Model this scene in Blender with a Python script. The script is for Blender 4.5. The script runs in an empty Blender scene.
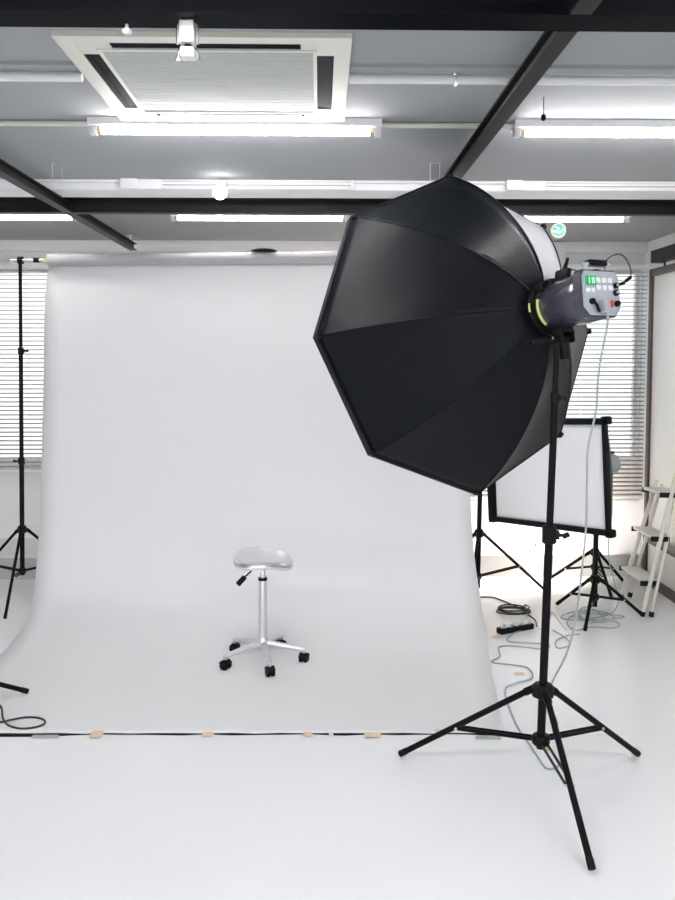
import bpy, bmesh, math, random
from mathutils import Vector, Matrix
random.seed(4)
S = bpy.context.scene
COL = S.collection
PI = math.pi
R = math.radians
H = 1.72

# ------------------------------------------------------------------ camera
F = 850.0
yaw = R(1.2); pit = math.atan(55/850.0); SY = -37.0
cf = Vector((math.sin(yaw)*math.cos(pit), math.cos(yaw)*math.cos(pit), -math.sin(pit)))
cr = Vector((math.cos(yaw), -math.sin(yaw), 0)); cu = cr.cross(cf)
cam_d = bpy.data.cameras.new('camera'); cam = bpy.data.objects.new('camera', cam_d); COL.objects.link(cam)
mw = Matrix((( cr.x, cu.x, -cf.x, 0), (cr.y, cu.y, -cf.y, 0), (cr.z, cu.z, -cf.z, H), (0, 0, 0, 1)))
cam.matrix_world = mw
cam_d.sensor_fit = 'VERTICAL'; cam_d.sensor_height = 36.0; cam_d.sensor_width = 27.0
cam_d.lens = 36.0*F/900.0; cam_d.shift_y = SY/900.0; cam_d.clip_start = 0.05
S.camera = cam

def ray(px, py): return cf + cr*((px-337.5)/F) + cu*(-(py-450-SY)/F)
def at(px, py, Y):
    d = ray(px, py); return Vector((0, 0, H)) + d*(Y/d.y)
def on(px, py, z=0.0):
    d = ray(px, py); return Vector((0, 0, H)) + d*((z-H)/d.z)

# ------------------------------------------------------------------ materials
MATS = {}
def mat(name, col, rough=0.5, metal=0.0, spec=0.5, noise=0.0, nscale=20, bump=0.0, bscale=60, emis=None, estr=0, coat=0, trans=0, sheen=0, aniso=False):
    m = bpy.data.materials.new(name); m.use_nodes = True
    nt = m.node_tree; b = nt.nodes['Principled BSDF']
    b.inputs['Base Color'].default_value = (*col, 1); b.inputs['Roughness'].default_value = rough
    b.inputs['Metallic'].default_value = metal; b.inputs['Specular IOR Level'].default_value = spec
    b.inputs['Coat Weight'].default_value = coat; b.inputs['Transmission Weight'].default_value = trans
    b.inputs['Sheen Weight'].default_value = sheen
    tc = nt.nodes.new('ShaderNodeTexCoord')
    if noise:
        n = nt.nodes.new('ShaderNodeTexNoise'); n.inputs['Scale'].default_value = nscale; n.inputs['Detail'].default_value = 5
        nt.links.new(tc.outputs['Object'], n.inputs['Vector'])
        mx = nt.nodes.new('ShaderNodeMix'); mx.data_type = 'RGBA'
        mx.inputs[6].default_value = (*[max(0, c*(1-noise)) for c in col], 1)
        mx.inputs[7].default_value = (*[min(1, c*(1+noise)) for c in col], 1)
        nt.links.new(n.outputs['Fac'], mx.inputs[0]); nt.links.new(mx.outputs[2], b.inputs['Base Color'])
    if bump:
        n2 = nt.nodes.new('ShaderNodeTexNoise'); n2.inputs['Scale'].default_value = bscale; n2.inputs['Detail'].default_value = 4
        nt.links.new(tc.outputs['Object'], n2.inputs['Vector'])
        bp = nt.nodes.new('ShaderNodeBump'); bp.inputs['Strength'].default_value = bump; bp.inputs['Distance'].default_value = 0.01
        nt.links.new(n2.outputs['Fac'], bp.inputs['Height']); nt.links.new(bp.outputs['Normal'], b.inputs['Normal'])
    if emis:
        b.inputs['Emission Color'].default_value = (*emis, 1); b.inputs['Emission Strength'].default_value = estr
    MATS[name] = m; return m

mat('floor', (.88, .89, .895), .22, noise=.02, nscale=1.6, bump=.03, bscale=5, spec=.45)
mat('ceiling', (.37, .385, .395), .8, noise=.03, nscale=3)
mat('wall', (.84, .85, .85), .75, noise=.015, nscale=4)
mat('step', (.46, .47, .46), .6, noise=.03, nscale=6)
mat('white_paint', (.84, .84, .84), .4, noise=.01)
mat('panel_white', (.86, .87, .86), .35, noise=.01)
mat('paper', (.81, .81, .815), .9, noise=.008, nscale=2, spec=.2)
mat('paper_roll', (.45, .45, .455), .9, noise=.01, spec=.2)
mat('steel', (.020, .0185, .019), .45, noise=.25, nscale=8, spec=.18)
mat('steel_dark', (.003, .0035, .005), .55, noise=.2, nscale=6, spec=.05)
mat('stand_black', (.0025, .0025, .003), .42, noise=.1, spec=.14)
mat('plastic_black', (.004, .004, .0045), .5, noise=.1, spec=.16)
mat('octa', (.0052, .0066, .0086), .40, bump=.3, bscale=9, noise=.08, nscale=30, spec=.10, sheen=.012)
b_ = MATS['octa'].node_tree.nodes['Principled BSDF']; b_.inputs['Sheen Roughness'].default_value = .25
b_.inputs['Coat Weight'].default_value = .2; b_.inputs['Coat IOR'].default_value = 1.22; b_.inputs['Coat Roughness'].default_value = .45
mat('silver_lining', (.55, .56, .58), .35, metal=.6, noise=.05)
mat('diffuser', (.88, .88, .89), .8, bump=.25, bscale=4, noise=.01)
mat('chrome', (.78, .78, .79), .22, metal=1, noise=.02)
mat('alu', (.70, .70, .71), .38, metal=.85, noise=.03, nscale=60)
mat('seat_alu', (.76, .76, .77), .27, metal=.92, noise=.03, nscale=40)
mat('ac_cream', (.75, .74, .66), .5, noise=.02)
mat('ac_grille', (.46, .49, .46), .55, noise=.04, nscale=30)
mat('dark_slot', (.008, .010, .014), .7, noise=.1, spec=.08)
mat('tube', (.9, .9, .9), .4, emis=(1.0, .97, .98), estr=42)
mat('tube_far', (.9, .9, .9), .4, emis=(1.0, .97, .98), estr=11)
mat('bulb', (.9, .9, .9), .3, emis=(.95, .98, 1), estr=5)
mat('modelling_bulb', (.9, .9, .9), .3, emis=(1.0, .87, .78), estr=1900)
mat('lampcap', (.62, .50, .28), .4, noise=.05)
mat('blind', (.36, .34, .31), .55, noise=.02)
mat('tape', (.78, .62, .45), .8, noise=.05)
mat('grey_plate', (.40, .41, .40), .5, noise=.05)
mat('cable_grey', (.36, .40, .42), .5, noise=.04)
mat('cable_dark', (.03, .024, .022), .45, noise=.1)
mat('cable_white', (.72, .73, .72), .5, noise=.02)
mat('sheen_cloth', (.235, .245, .262), .5, noise=.06, bump=.35, bscale=9, sheen=.2)  # bright sheen on the softbox cloth, put into the base colour
mat('wood_brown', (.060, .040, .030), .5, noise=.25, nscale=14)
mat('ladder', (.66, .64, .55), .42, metal=.15, noise=.04)
mat('tread', (.66, .67, .63), .5, noise=.05)
mat('strobe', (.045, .042, .058), .22, noise=.3, nscale=10, spec=.6, coat=.4)
mat('strobe_face', (.42, .45, .50), .35, noise=.03)
mat('lcd_green', (.01, .22, .06), .4, emis=(.0, .9, .25), estr=.10)
mat('lcd_light', (.5, .9, .6), .4, emis=(.3, 1, .5), estr=.4)
mat('button_white', (.85, .86, .88), .4)
mat('red', (.75, .05, .02), .35)
mat('teal_grey', (.30, .36, .36), .4, noise=.03)
mat('yellowgreen', (.55, .58, .20), .45)
mat('sign_green', (.10, .40, .33), .4, noise=.1)
mat('sign_mark', (.75, .88, .84), .4)
mat('cream_rim', (.66, .64, .55), .45)
mat('dark_blue', (.03, .05, .09), .5)
mat('orange', (.60, .25, .07), .4)
mat('clear_plastic', (.85, .85, .85), .15, spec=.6)
mat('glass', (.95, .98, 1), .02, trans=1)

# glass that lets daylight straight through
gm = MATS['glass']; nt = gm.node_tree; nt.nodes.clear()
out = nt.nodes.new('ShaderNodeOutputMaterial'); tr = nt.nodes.new('ShaderNodeBsdfTransparent'); gl = nt.nodes.new('ShaderNodeBsdfGlossy')
tr.inputs[0].default_value = (.93, .96, .99, 1); gl.inputs['Roughness'].default_value = .02
mx = nt.nodes.new('ShaderNodeMixShader'); mx.inputs[0].default_value = .06
nt.links.new(tr.outputs[0], mx.inputs[1]); nt.links.new(gl.outputs[0], mx.inputs[2]); nt.links.new(mx.outputs[0], out.inputs[0])

# ------------------------------------------------------------------ mesh helpers
class MB:
    def __init__(s): s.bm = bmesh.new()
    def box(s, c, d, rot=None, bev=0.0):
        """centre, full dimensions"""
        r = bmesh.ops.create_cube(s.bm, size=1.0); vs = r['verts']
        M = Matrix.Translation(c) @ (rot.to_4x4() if rot else Matrix.Identity(4)) @ Matrix.Diagonal((*d, 1))
        bmesh.ops.transform(s.bm, matrix=M, verts=vs)
        if bev:
            es = list({e for v in vs for e in v.link_edges})
            bmesh.ops.bevel(s.bm, geom=es, offset=bev, segments=2, affect='EDGES', profile=.5)
        return s
    def b2(s, lo, hi, bev=0.0):
        return s.box([(a+b)/2 for a, b in zip(lo, hi)], [abs(b-a) for a, b in zip(lo, hi)], None, bev)
    def tube(s, pts, r, seg=12, cap=True, closed=False):
        pts = [Vector(p) for p in pts]; n = len(pts)
        rr = r if isinstance(r, (list, tuple)) else [r]*n
        rings = []; up = None
        for i, p in enumerate(pts):
            if closed: t = pts[(i+1) % n]-pts[i-1]
            elif i == 0: t = pts[1]-pts[0]
            elif i == n-1: t = pts[-1]-pts[-2]
            else: t = (pts[i+1]-pts[i]).normalized()+(pts[i]-pts[i-1]).normalized()
            if t.length < 1e-9: t = Vector((0, 0, 1))
            t.normalize()
            if up is None:
                up = Vector((0, 0, 1)) if abs(t.z) < .9 else Vector((1, 0, 0))
            up = up-t*up.dot(t)
            if up.length < 1e-5: up = Vector((1, 0, 0))-t*t.x
            up.normalize(); sd = t.cross(up)
            rings.append([s.bm.verts.new(p+(up*math.cos(2*PI*k/seg)+sd*math.sin(2*PI*k/seg))*rr[i]) for k in range(seg)])
        m = n if closed else n-1
        for i in range(m):
            a, b = rings[i], rings[(i+1) % n]
            for k in range(seg): s.bm.faces.new((a[k], a[(k+1) % seg], b[(k+1) % seg], b[k]))
        if cap and not closed:
            s.bm.faces.new(list(reversed(rings[0]))); s.bm.faces.new(rings[-1])
        return s
    def bar(s, a, b, w, h, up=(0, 0, 1), bev=0.0):
        """rectangular bar from a to b; w across, h along up"""
        a = Vector(a); b = Vector(b); t = (b-a); L = t.length; t.normalize(); u = Vector(up); u = (u-t*u.dot(t)).normalized(); sd = t.cross(u)
        M = Matrix((sd, t, u)).transposed()
        return s.box((a+b)/2, (w, L, h), M, bev)
    def lathe(s, prof, c=(0, 0, 0), seg=32, M=None):
        """prof: list of (r, z)"""
        rings = []
        for r_, z in prof:
            ring = []
            for k in range(seg):
                p = Vector((r_*math.cos(2*PI*k/seg), r_*math.sin(2*PI*k/seg), z))
                if M: p = M @ p
                ring.append(s.bm.verts.new(p+Vector(c)))
            rings.append(ring)
        for a, b in zip(rings, rings[1:]):
            for k in range(seg): s.bm.faces.new((a[k], a[(k+1) % seg], b[(k+1) % seg], b[k]))
        s.bm.faces.new(list(reversed(rings[0]))); s.bm.faces.new(rings[-1])
        return s
    def prism(s, poly, y0, y1, M=None):
        """poly of (x, z), extruded along y"""
        A = [Vector((x, y0, z)) for x, z in poly]; B = [Vector((x, y1, z)) for x, z in poly]
        if M: A = [M @ p for p in A]; B = [M @ p for p in B]
        A = [s.bm.verts.new(p) for p in A]; B = [s.bm.verts.new(p) for p in B]
        n = len(poly); s.bm.faces.new(A); s.bm.faces.new(list(reversed(B)))
        for i in range(n): s.bm.faces.new((A[i], B[i], B[(i+1) % n], A[(i+1) % n]))
        return s
    def grid(s, rows):
        vs = [[s.bm.verts.new(p) for p in r_] for r_ in rows]
        for a, b in zip(vs, vs[1:]):
            for i in range(len(a)-1): s.bm.faces.new((a[i], a[i+1], b[i+1], b[i]))
        return vs
    def build(s, name, m, parent=None, smooth=True, solid=0, loc=None):
        bmesh.ops.recalc_face_normals(s.bm, faces=s.bm.faces)
        me = bpy.data.meshes.new(name); s.bm.to_mesh(me); s.bm.free()
        me.materials.append(MATS[m])
        if smooth:
            for p in me.polygons: p.use_smooth = True
            me.set_sharp_from_angle(angle=R(38))
        o = bpy.data.objects.new(name, me); COL.objects.link(o)
        if parent: o.parent = parent
        if loc: o.location = loc
        if solid:
            md = o.modifiers.new('solid', 'SOLIDIFY'); md.thickness = solid; md.offset = 0
        return o

def tag(o, label=None, cat=None, group=None, kind=None):
    if label: o['label'] = label
    if cat: o['category'] = cat
    if group: o['group'] = group
    if kind: o['kind'] = kind
    return o
def empty(name, loc=(0, 0, 0), label=None, cat=None, group=None, M=None):
    o = bpy.data.objects.new(name, None); COL.objects.link(o); o.empty_display_size = .1
    if M is not None: o.matrix_world = M
    else: o.location = loc
    return tag(o, label, cat, group)
def struct(o): o['kind'] = 'structure'; return o
def copy_tree(o, loc=None, label=None, group=None):
    c = o.copy(); COL.objects.link(c)
    if loc is not None: c.location = loc
    if label: c['label'] = label
    if group: c['group'] = group
    for ch in list(o.children):
        d = ch.copy(); COL.objects.link(d); d.parent = c
        for g in list(ch.children):
            e = g.copy(); COL.objects.link(e); e.parent = d
    return c
def smooth_path(pts, n=8):
    pts = [Vector(p) for p in pts]; P = [pts[0]]+pts+[pts[-1]]; out = []
    for i in range(1, len(P)-2):
        a, b, c, d = P[i-1], P[i], P[i+1], P[i+2]
        for k in range(n):
            t = k/n
            out.append(.5*((2*b)+(c-a)*t+(2*a-5*b+4*c-d)*t*t+(3*b-a-3*c+d)*t**3))
    out.append(pts[-1]); return out

CZ = 2.70           # ceiling
WY = 7.30           # back wall
SYF = 6.567         # front of low step
XR = 2.78; XL = -3.5

# ------------------------------------------------------------------ the room
struct(MB().b2((XL-.1, -2.6, -.1), (XR+.1, WY+.2, 0)).build('floor', 'floor'))
struct(MB().b2((XL-.1, -2.6, CZ), (XR+.1, WY+.2, CZ+.12)).build('ceiling', 'ceiling'))
struct(MB().b2((XL-.1, -2.6, 0), (XL, WY+.2, CZ)).build('wall_left', 'wall'))
struct(MB().b2((XR, -2.6, 0), (XR+.1, WY+.2, CZ)).build('wall_right', 'wall'))
struct(MB().b2((XL, SYF, 0), (XR, WY, .170)).build('trim_1', 'step'))
struct(MB().b2((XL, SYF-.002, .170), (XR, WY, .175)).build('trim_4', 'white_paint'))
# downstand beam across the ceiling (the lighting track runs along its face), and a shallow one nearer
struct(MB().b2((XL, 4.80, CZ-.049), (XR, 5.04, CZ), .003).build('ceiling_beam', 'wall'))
struct(MB().b2((XL, WY-.10, CZ-.085), (XR, WY, CZ), .004).build('trim_2', 'wall'))

# windows in the back wall
def wx(px): return at(px, 360, WY).x
def wz(py): return at(320, py, WY).z
LW = (wx(-38), wx(6)+1.75); RW = (wx(612)-1.25, wx(640))
holes = []
UP = (wz(329), wz(269)); LO = (wz(463), wz(357))
for (x0, x1) in (LW, RW):
    holes.append((x0, x1, LO[0], UP[1]))
xs = sorted({XL, XR, LW[0], LW[1], RW[0], RW[1]}); zs = sorted({0, CZ, UP[1], LO[0]})
w = MB()
for i in range(len(xs)-1):
    for j in range(len(zs)-1):
        mxx = (xs[i]+xs[i+1])/2; mz = (zs[j]+zs[j+1])/2
        if any(a < mxx < b and c < mz < d for a, b, c, d in holes): continue
        w.b2((xs[i], WY, zs[j]), (xs[i+1], WY+.14, zs[j+1]))
bmesh.ops.remove_doubles(w.bm, verts=w.bm.verts, dist=1e-5)
struct(w.build('wall_back', 'wall', smooth=False))
for wi, (x0, x1) in enumerate((LW, RW)):
    root = empty('window_%d' % (wi+1), ((x0+x1)/2, WY+.07, LO[0])); struct(root)
    for (z0, z1) in ((LO[0], UP[1]),):
        f = MB(); t = .035; cx, cy, c0 = root.location
        def bb(a, b, c, d, yy=.05): f.b2((a-cx, -yy/2, c-c0), (b-cx, yy/2, d-c0))
        bb(x0, x0+t, z0, z1); bb(x1-t, x1, z0, z1); bb(x0+t, x1-t, z0, z0+t); bb(x0+t, x1-t, z1-t, z1)
        xm = (x0+x1)/2; bb(xm-.02, xm+.02, z0+t, z1-t, .04)
        fo = f.build('window_frame', 'white_paint', root)
        g = MB(); g.b2((x0+t-cx, -.004, z0+t-c0), (x1-t-cx, .004, z1-t-c0)); g.build('window_pane', 'glass', root)

# venetian blinds hanging in front of them
def blind(x0, x1, ztop, zbot, extra, label, slat_open):
    y = WY-.075
    root = empty('venetian_blind', ((x0+x1)/2, y, zbot), label, 'blind')
    cx = (x0+x1)/2
    L = lambda x, yy, z: (x-cx, yy, z-zbot)
    MB().b2(L(x0, -.028, ztop-.045), L(x1, .028, ztop), .003).build('headrail', 'white_paint', root)
    s_ = MB(); z = ztop-.07; p = .0366; w_ = .035
    zz = []
    while z > zbot+.03+(extra*.065): zz.append(z); z -= p
    for k in range(extra): z -= .026; zz.append(z)
    for z in zz:
        ang = slat_open
        a = Vector((0, math.cos(ang)*w_/2, math.sin(ang)*w_/2))
        n = 4; rows = []
        for k in range(n+1):
            t = k/n*2-1; c = .0022*(1-t*t)
            rows.append([Vector(L(x0+.004, a.y*t, z+a.z*t+c)), Vector(L(x1-.004, a.y*t, z+a.z*t+c))])
        s_.grid(rows)
    so = s_.build('slats', 'blind', root, solid=.0009)
    MB().b2(L(x0, -.022, zbot), L(x1, .022, zbot+.02), .003).build('bottom_rail', 'white_paint', root)
    c = MB()
    n = max(2, round((x1-x0)/.6))
    for k in range(n+1):
        xx = x0+.12+(x1-x0-.24)*k/n
        for yy in (-.019, .019): c.tube([L(xx, yy, ztop-.04), L(xx, yy, zbot+.015)], .0012, 6)
    c.build('ladder_cord', 'white_paint', root)
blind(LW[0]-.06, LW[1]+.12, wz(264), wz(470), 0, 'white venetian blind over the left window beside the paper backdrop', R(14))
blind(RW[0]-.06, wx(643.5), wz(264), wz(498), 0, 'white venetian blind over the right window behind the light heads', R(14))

# ------------------------------------------------------------------ sliding white panels at the right, and their track
px_ = 2.50
root = empty('sliding_panel', (px_, 5.0, 0), 'large white partition panel in a brown frame on the right', 'panel')
y0, y1 = 3.6, 6.42; zt = 2.385
L = lambda x, y, z: (x, y-5.0, z)
MB().b2(L(0.006, y0, .06), L(.030, y1-.02, zt-.03), .002).build('board', 'panel_white', root)
MB().b2(L(-.012, y1-.055, .0), L(.045, y1, zt), .003).b2(L(-.012, y0, zt-.055), L(.045, y1-.055, zt), .003).b2(L(-.012, y0, 0), L(.045, y0+.05, zt-.055), .003).build('frame', 'wood_brown', root)
MB().b2(L(-.010, y0+.05, .32), L(.006, y1-.055, .395), .002).build('middle_rail', 'wood_brown', root)
MB().b2(L(-.010, y0+.05, .0), L(.04, y1-.055, .075), .002).build('bottom_rail', 'wood_brown', root)
t_ = MB(); t_.b2((px_-.03, 3.0, 2.425), (px_+.06, 6.35, 2.435)); t_.b2((px_-.03, 3.0, 2.435), (px_-.02, 6.35, 2.505)); t_.b2((px_+.05, 3.0, 2.435), (px_+.06, 6.35, 2.505)); t_.b2((px_-.03, 3.0, 2.505), (px_+.06, 6.35, 2.515)); t_.b2((px_-.02, 6.32, 2.435), (px_+.05, 6.35, 2.505))
tr_ = tag(t_.build('panel_track', 'steel'), 'dark grey overhead track above the white partition panel', 'track')
for yy in (6.2, 4.9, 3.8): MB().tube([(px_+.015, yy, 2.385), (px_+.015, yy, 2.426)], .008, 8).build('hanger', 'steel', tr_)
for yy in (6.1, 4.6, 3.3): MB().b2((px_+.06, yy-.02, 2.45), (XR, yy+.02, 2.49)).build('wall_bracket', 'steel', tr_)

# ------------------------------------------------------------------ steel grid under the ceiling
GZ = 2.593
root = empty('steel_grid', (0, 4, GZ), 'dark steel grid of beams hung below the ceiling', 'steel frame')
def hsec(mb, a, b, w_, h_, tf=.008, tw=.010):
    a = Vector(a); b = Vector(b); t = (b-a).normalized(); sd = t.cross(Vector((0, 0, 1)))
    mb.bar(a+Vector((0, 0, tf/2)), b+Vector((0, 0, tf/2)), w_, tf)
    mb.bar(a+Vector((0, 0, h_-tf/2)), b+Vector((0, 0, h_-tf/2)), w_, tf)
    mb.bar(a+Vector((0, 0, h_/2)), b+Vector((0, 0, h_/2)), tw, h_-2*tf)
o4 = Vector((0, 4, GZ))
def G(x, y, z=0): return Vector((x, y-4, z))
yB2 = 5.24
m1 = MB(); hsec(m1, G(XL, 2.27), G(XR, 2.27), .11, .104); m1.build('cross_beam', 'steel_dark', root)
m1 = MB(); hsec(m1, G(XL, yB2), G(XR, yB2), .066, .094, .012); m1.build('cross_beam', 'steel', root)
for x in (-1.515, .666):
    m1 = MB()
    for (ya, yb) in ((-1.5, 2.213), (2.327, yB2-.035), (yB2+.035, 7.02)):
        hsec(m1, G(x, ya), G(x, yb), .055, .056)
    m1.build('rail', 'steel', root)
for x, y in ((-1.515, 6.92), (.666, 6.92), (-1.515, 2.1), (.666, 2.1)):
    m1 = MB(); m1.tube([G(x, y, .056), G(x, y, CZ-GZ)], .007, 8); m1.tube([G(x, y, .056), G(x, y, .075)], .014, 8); m1.b2(G(x-.03, y-.03, CZ-GZ-.006), G(x+.03, y+.03, CZ-GZ)); m1.build('hanger_rod', 'alu', root)
# ------------------------------------------------------------------ air conditioner cassette
ax0, ax1, ay0, ay1 = -.805, .10, 2.635, 3.54
acx, acy = (ax0+ax1)/2, (ay0+ay1)/2
root = empty('air_conditioner', (acx, acy, CZ-.018), 'cream four-way air conditioner panel set in the ceiling', 'air conditioner')
hw = (ax1-ax0)/2
m1 = MB()
a = hw; s1, s2 = .345, .40           # slot band between these half-widths
zt_ = .018; zb = 0
def ring(mb, ro, ri, z0, z1):
    mb.b2((-ro, -ro, z0), (ro, -ri, z1)); mb.b2((-ro, ri, z0), (ro, ro, z1)); mb.b2((-ro, -ri, z0), (-ri, ri, z1)); mb.b2((ri, -ri, z0), (ro, ri, z1))
ring(m1, a, s2, .002, zt_)                     # outer border
ring(m1, s1, s1-.012, .0, zt_-.005)            # inner border
for sx in (-1, 1):
    for sy in (-1, 1):                         # corners closing the slots
        m1.b2((sx*s2, sy*(s1-.05), .004), (sx*s1, sy*s2, zt_)) if True else None
        m1.b2((sx*(s1-.05), sy*s2, .004), (sx*s1, sy*s1, zt_))
m1.build('panel', 'ac_cream', root, smooth=False)
m1 = MB(); m1.b2((-s1+.012, -s1+.012, .003), (s1-.012, s1-.012, .014))
n = 18
for k in range(n):
    yy = -s1+.03+(2*s1-.06)*k/(n-1); m1.b2((-s1+.014, yy-.002, .0022), (s1-.014, yy+.002, .003))
m1.build('grille', 'ac_grille', root, smooth=False)
for k in range(4):
    Mr = Matrix.Rotation(k*PI/2, 4, 'Z')
    m1 = MB(); m1.b2((-s1+.05, -s2, .007), (s1-.05, -s1, .012)); bmesh.ops.transform(m1.bm, matrix=Mr, verts=m1.bm.verts); m1.build('air_slot', 'dark_slot', root)
    m1 = MB(); m1.box((0, -s2+.012, .0055), (2*s1-.13, .014, .002)); bmesh.ops.transform(m1.bm, matrix=Mr, verts=m1.bm.verts); m1.build('louvre', 'ac_cream' if k == 2 else 'dark_slot', root)

# ------------------------------------------------------------------ fluorescent fittings
def make_fluo():
    root = empty('fluorescent_light', (0, 0, 0), 'x', 'ceiling light')
    hl = .603
    MB().prism([(-.055, 0), (.055, 0), (.040, -.026), (-.040, -.026)], -hl, hl, Matrix.Rotation(-PI/2, 4, 'Z')).build('housing', 'white_paint', root)
    MB().tube([(-hl+.035, 0, -.040), (hl-.035, 0, -.040)], .0155, 16).build('tube', 'tube', root)
    for sx in (-1, 1):
        so = MB().b2((sx*(hl-.002), -.018, -.060), (sx*(hl-.03), .018, -.020), .003).build('lamp_holder', 'white_paint', root)
        MB().tube([(sx*(hl-.032), 0, -.040), (sx*(hl-.048), 0, -.040)], .0165, 16).build('end_cap', 'lampcap', so)
    return root
fl = make_fluo()
rowY = [(3.605, (-2.19, -.345, 1.412)), (5.82, (-2.215, -.40, 1.51)), (1.45, (-2.18, -.352, 1.435))]
LB = {(0, 1): 'bright fluorescent tube fitting just behind the air conditioner', (0, 2): 'bright fluorescent tube fitting at upper right behind the sloping steel rail',
      (1, 0): 'far fluorescent tube fitting at the left edge beyond the dark cross beam', (1, 1): 'far fluorescent tube fitting above the paper roll beyond the dark cross beam', (1, 2): 'far fluorescent tube fitting above the round green sign'}
first = True
for ri, (yy, xs_) in enumerate(rowY):
    for ci, xx in enumerate(xs_):
        if ri == 0 and ci == 0: continue
        lab = LB.get((ri, ci), 'fluorescent tube fitting on the ceiling nearer than the photo shows')
        grp = 'fluorescent fittings on the ceiling'
        if first: o = fl; first = False; o.location = (xx, yy, CZ); o['label'] = lab; o['group'] = grp
        else: o = copy_tree(fl, (xx, yy, CZ), lab, grp)
        if ri == 1:
            for ch in o.children:                 # the far row carries weaker tubes, dimmed to keep the paper top darker
                if ch.name.startswith('tube'):
                    ch.data = ch.data.copy(); ch.data.materials[0] = MATS['tube_far']
tag(MB().tube([(XL, 3.605, CZ-.013), (-.345-.605, 3.605, CZ-.013)], .012, 10).build('conduit', 'ac_cream'), 'cream conduit running left from the fitting behind the air conditioner', 'conduit')
tag(MB().tube([(-.345+.605, 3.605, CZ-.013), (1.412-.605, 3.605, CZ-.013)], .012, 10).build('conduit', 'ac_cream'), 'cream conduit joining the two bright near fluorescent fittings', 'conduit')
# pipe nearer
for (xa, xb, cl_, lab_) in ((XL, ax0-.004, (-2.6, -1.3), 'white pipe across the ceiling, left of the air conditioner'), (ax1+.004, XR, (.47, 1.75), 'white pipe across the ceiling, right of the air conditioner')):
    pr = MB().tube([(xa, 2.99, CZ-.022), (xb, 2.99, CZ-.022)], .016, 12).build('pipe', 'white_paint'); tag(pr, lab_, 'pipe')
    for x in cl_: MB().tube([(x, 2.99+.022*math.cos(t), CZ-.022+.022*math.sin(t)) for t in [k*PI/6 for k in range(12)]], .004, 6, closed=True).build('clip', 'alu', pr)
struct(MB().b2((XL, 2.90, CZ-.012), (ax0-.004, 2.95, CZ)).build('trim_3', 'ceiling'))
struct(MB().b2((ax1+.004, 2.90, CZ-.012), (XR, 2.95, CZ)).build('trim_5', 'ceiling'))
# pull switch
root = empty('pull_switch', (at(544, 84, 3.25).x, 3.25, CZ), 'thin pull cord with a dark knob hanging from ceiling', 'pull cord')
kz = at(544, 117, 3.25).z-CZ
MB().tube([(0, 0, 0), (0, 0, kz)], .0017, 6).build('cord', 'cable_dark', root)
MB().lathe([(.003, kz+.012), (.009, kz+.006), (.010, kz-.008), (.004, kz-.014)], (0, 0, 0), 12).build('knob', 'plastic_black', root)

# conduit, boxes and lighting track on the face of the downstand
fy = 4.80
zc = at(60, 180, fy-.02).z
def onx(px, Y=fy): return at(px, 185, Y).x
tag(MB().tube([(XL, fy-.014, zc), (onx(122), fy-.014, zc)], .012, 10).build('conduit', 'white_paint'), 'white conduit along the ceiling beam left of the junction box', 'conduit')
tag(MB().tube([(onx(353), fy-.014, zc), (onx(505), fy-.014, zc)], .012, 10).build('conduit', 'white_paint'), 'white conduit along the beam between the two lighting tracks', 'conduit')
for (a, b, lab) in ((122, 139, 'square white junction box at the left end of left track'), (505, 521, 'square white junction box at the left end of right track')):
    bx = MB().b2((onx(a), fy-.055, at(320, 191, fy).z), (onx(b), fy, at(320, 173, fy).z), .004).build('junction_box', 'white_paint'); tag(bx, lab, 'junction box')
    MB().b2((onx(a)+.010, fy-.058, at(320, 188.5, fy).z), (onx(b)-.010, fy-.054, at(320, 175.5, fy).z), .002).build('lid', 'white_paint', bx)
def track(a, b, lab):
    z1, z0 = at(320, 181, fy).z, at(320, 190.5, fy).z
    root = empty('lighting_track', ((a+b)/2, fy, z0), lab, 'lighting track'); c = (a+b)/2
    MB().b2((a-c, -.032, 0), (b-c, 0, .010), .001).b2((a-c, -.032, z1-z0-.010), (b-c, 0, z1-z0), .001).b2((a-c, -.008, .010), (b-c, 0, z1-z0-.010)).build('rail', 'white_paint', root)
    MB().b2((a-c+.01, -.012, (z1-z0)*.45), (b-c-.01, -.008, (z1-z0)*.55)).build('conductor', 'grey_plate', root)
    MB().b2((a-c, -.036, -.002), (a-c+.13, -.006, z1-z0+.002), .002).build('feed_end', 'white_paint', root)
    MB().b2((b-c-.02, -.036, -.002), (b-c, -.006, z1-z0+.002), .002).build('end_cap', 'white_paint', root)
track(onx(139), onx(354), 'white lighting track on the ceiling beam above the paper backdrop')
track(onx(521), XR-.02, 'white lighting track on the ceiling beam at upper right')
# lit track lamp
lp = at(222, 186, fy-.05)
root = empty('track_lamp', lp, 'small glowing bulb on the left lighting track', 'lamp')
MB().b2((-.022, -.022, -.012), (.022, .020, .024), .004).build('adapter', 'white_paint', root)
MB().tube([(0, -.015, .0), (0, -.085, -.020)], .014, 14).build('socket', 'white_paint', root)
MB().b2((.028, -.02, -.018), (.075, .005, .004), .006).build('clamp', 'alu', root)
Mb = Matrix.Translation((0, -.075, -.014)) @ Matrix.Rotation(R(-35), 4, 'X')
MB().lathe([(.012, .004), (.020, -.010), (.034, -.026), (.040, -.044), (.039, -.058), (.030, -.074), (.016, -.083), (.004, -.086)], (0, 0, 0), 20, Mb).build('bulb', 'bulb', root)

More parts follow.
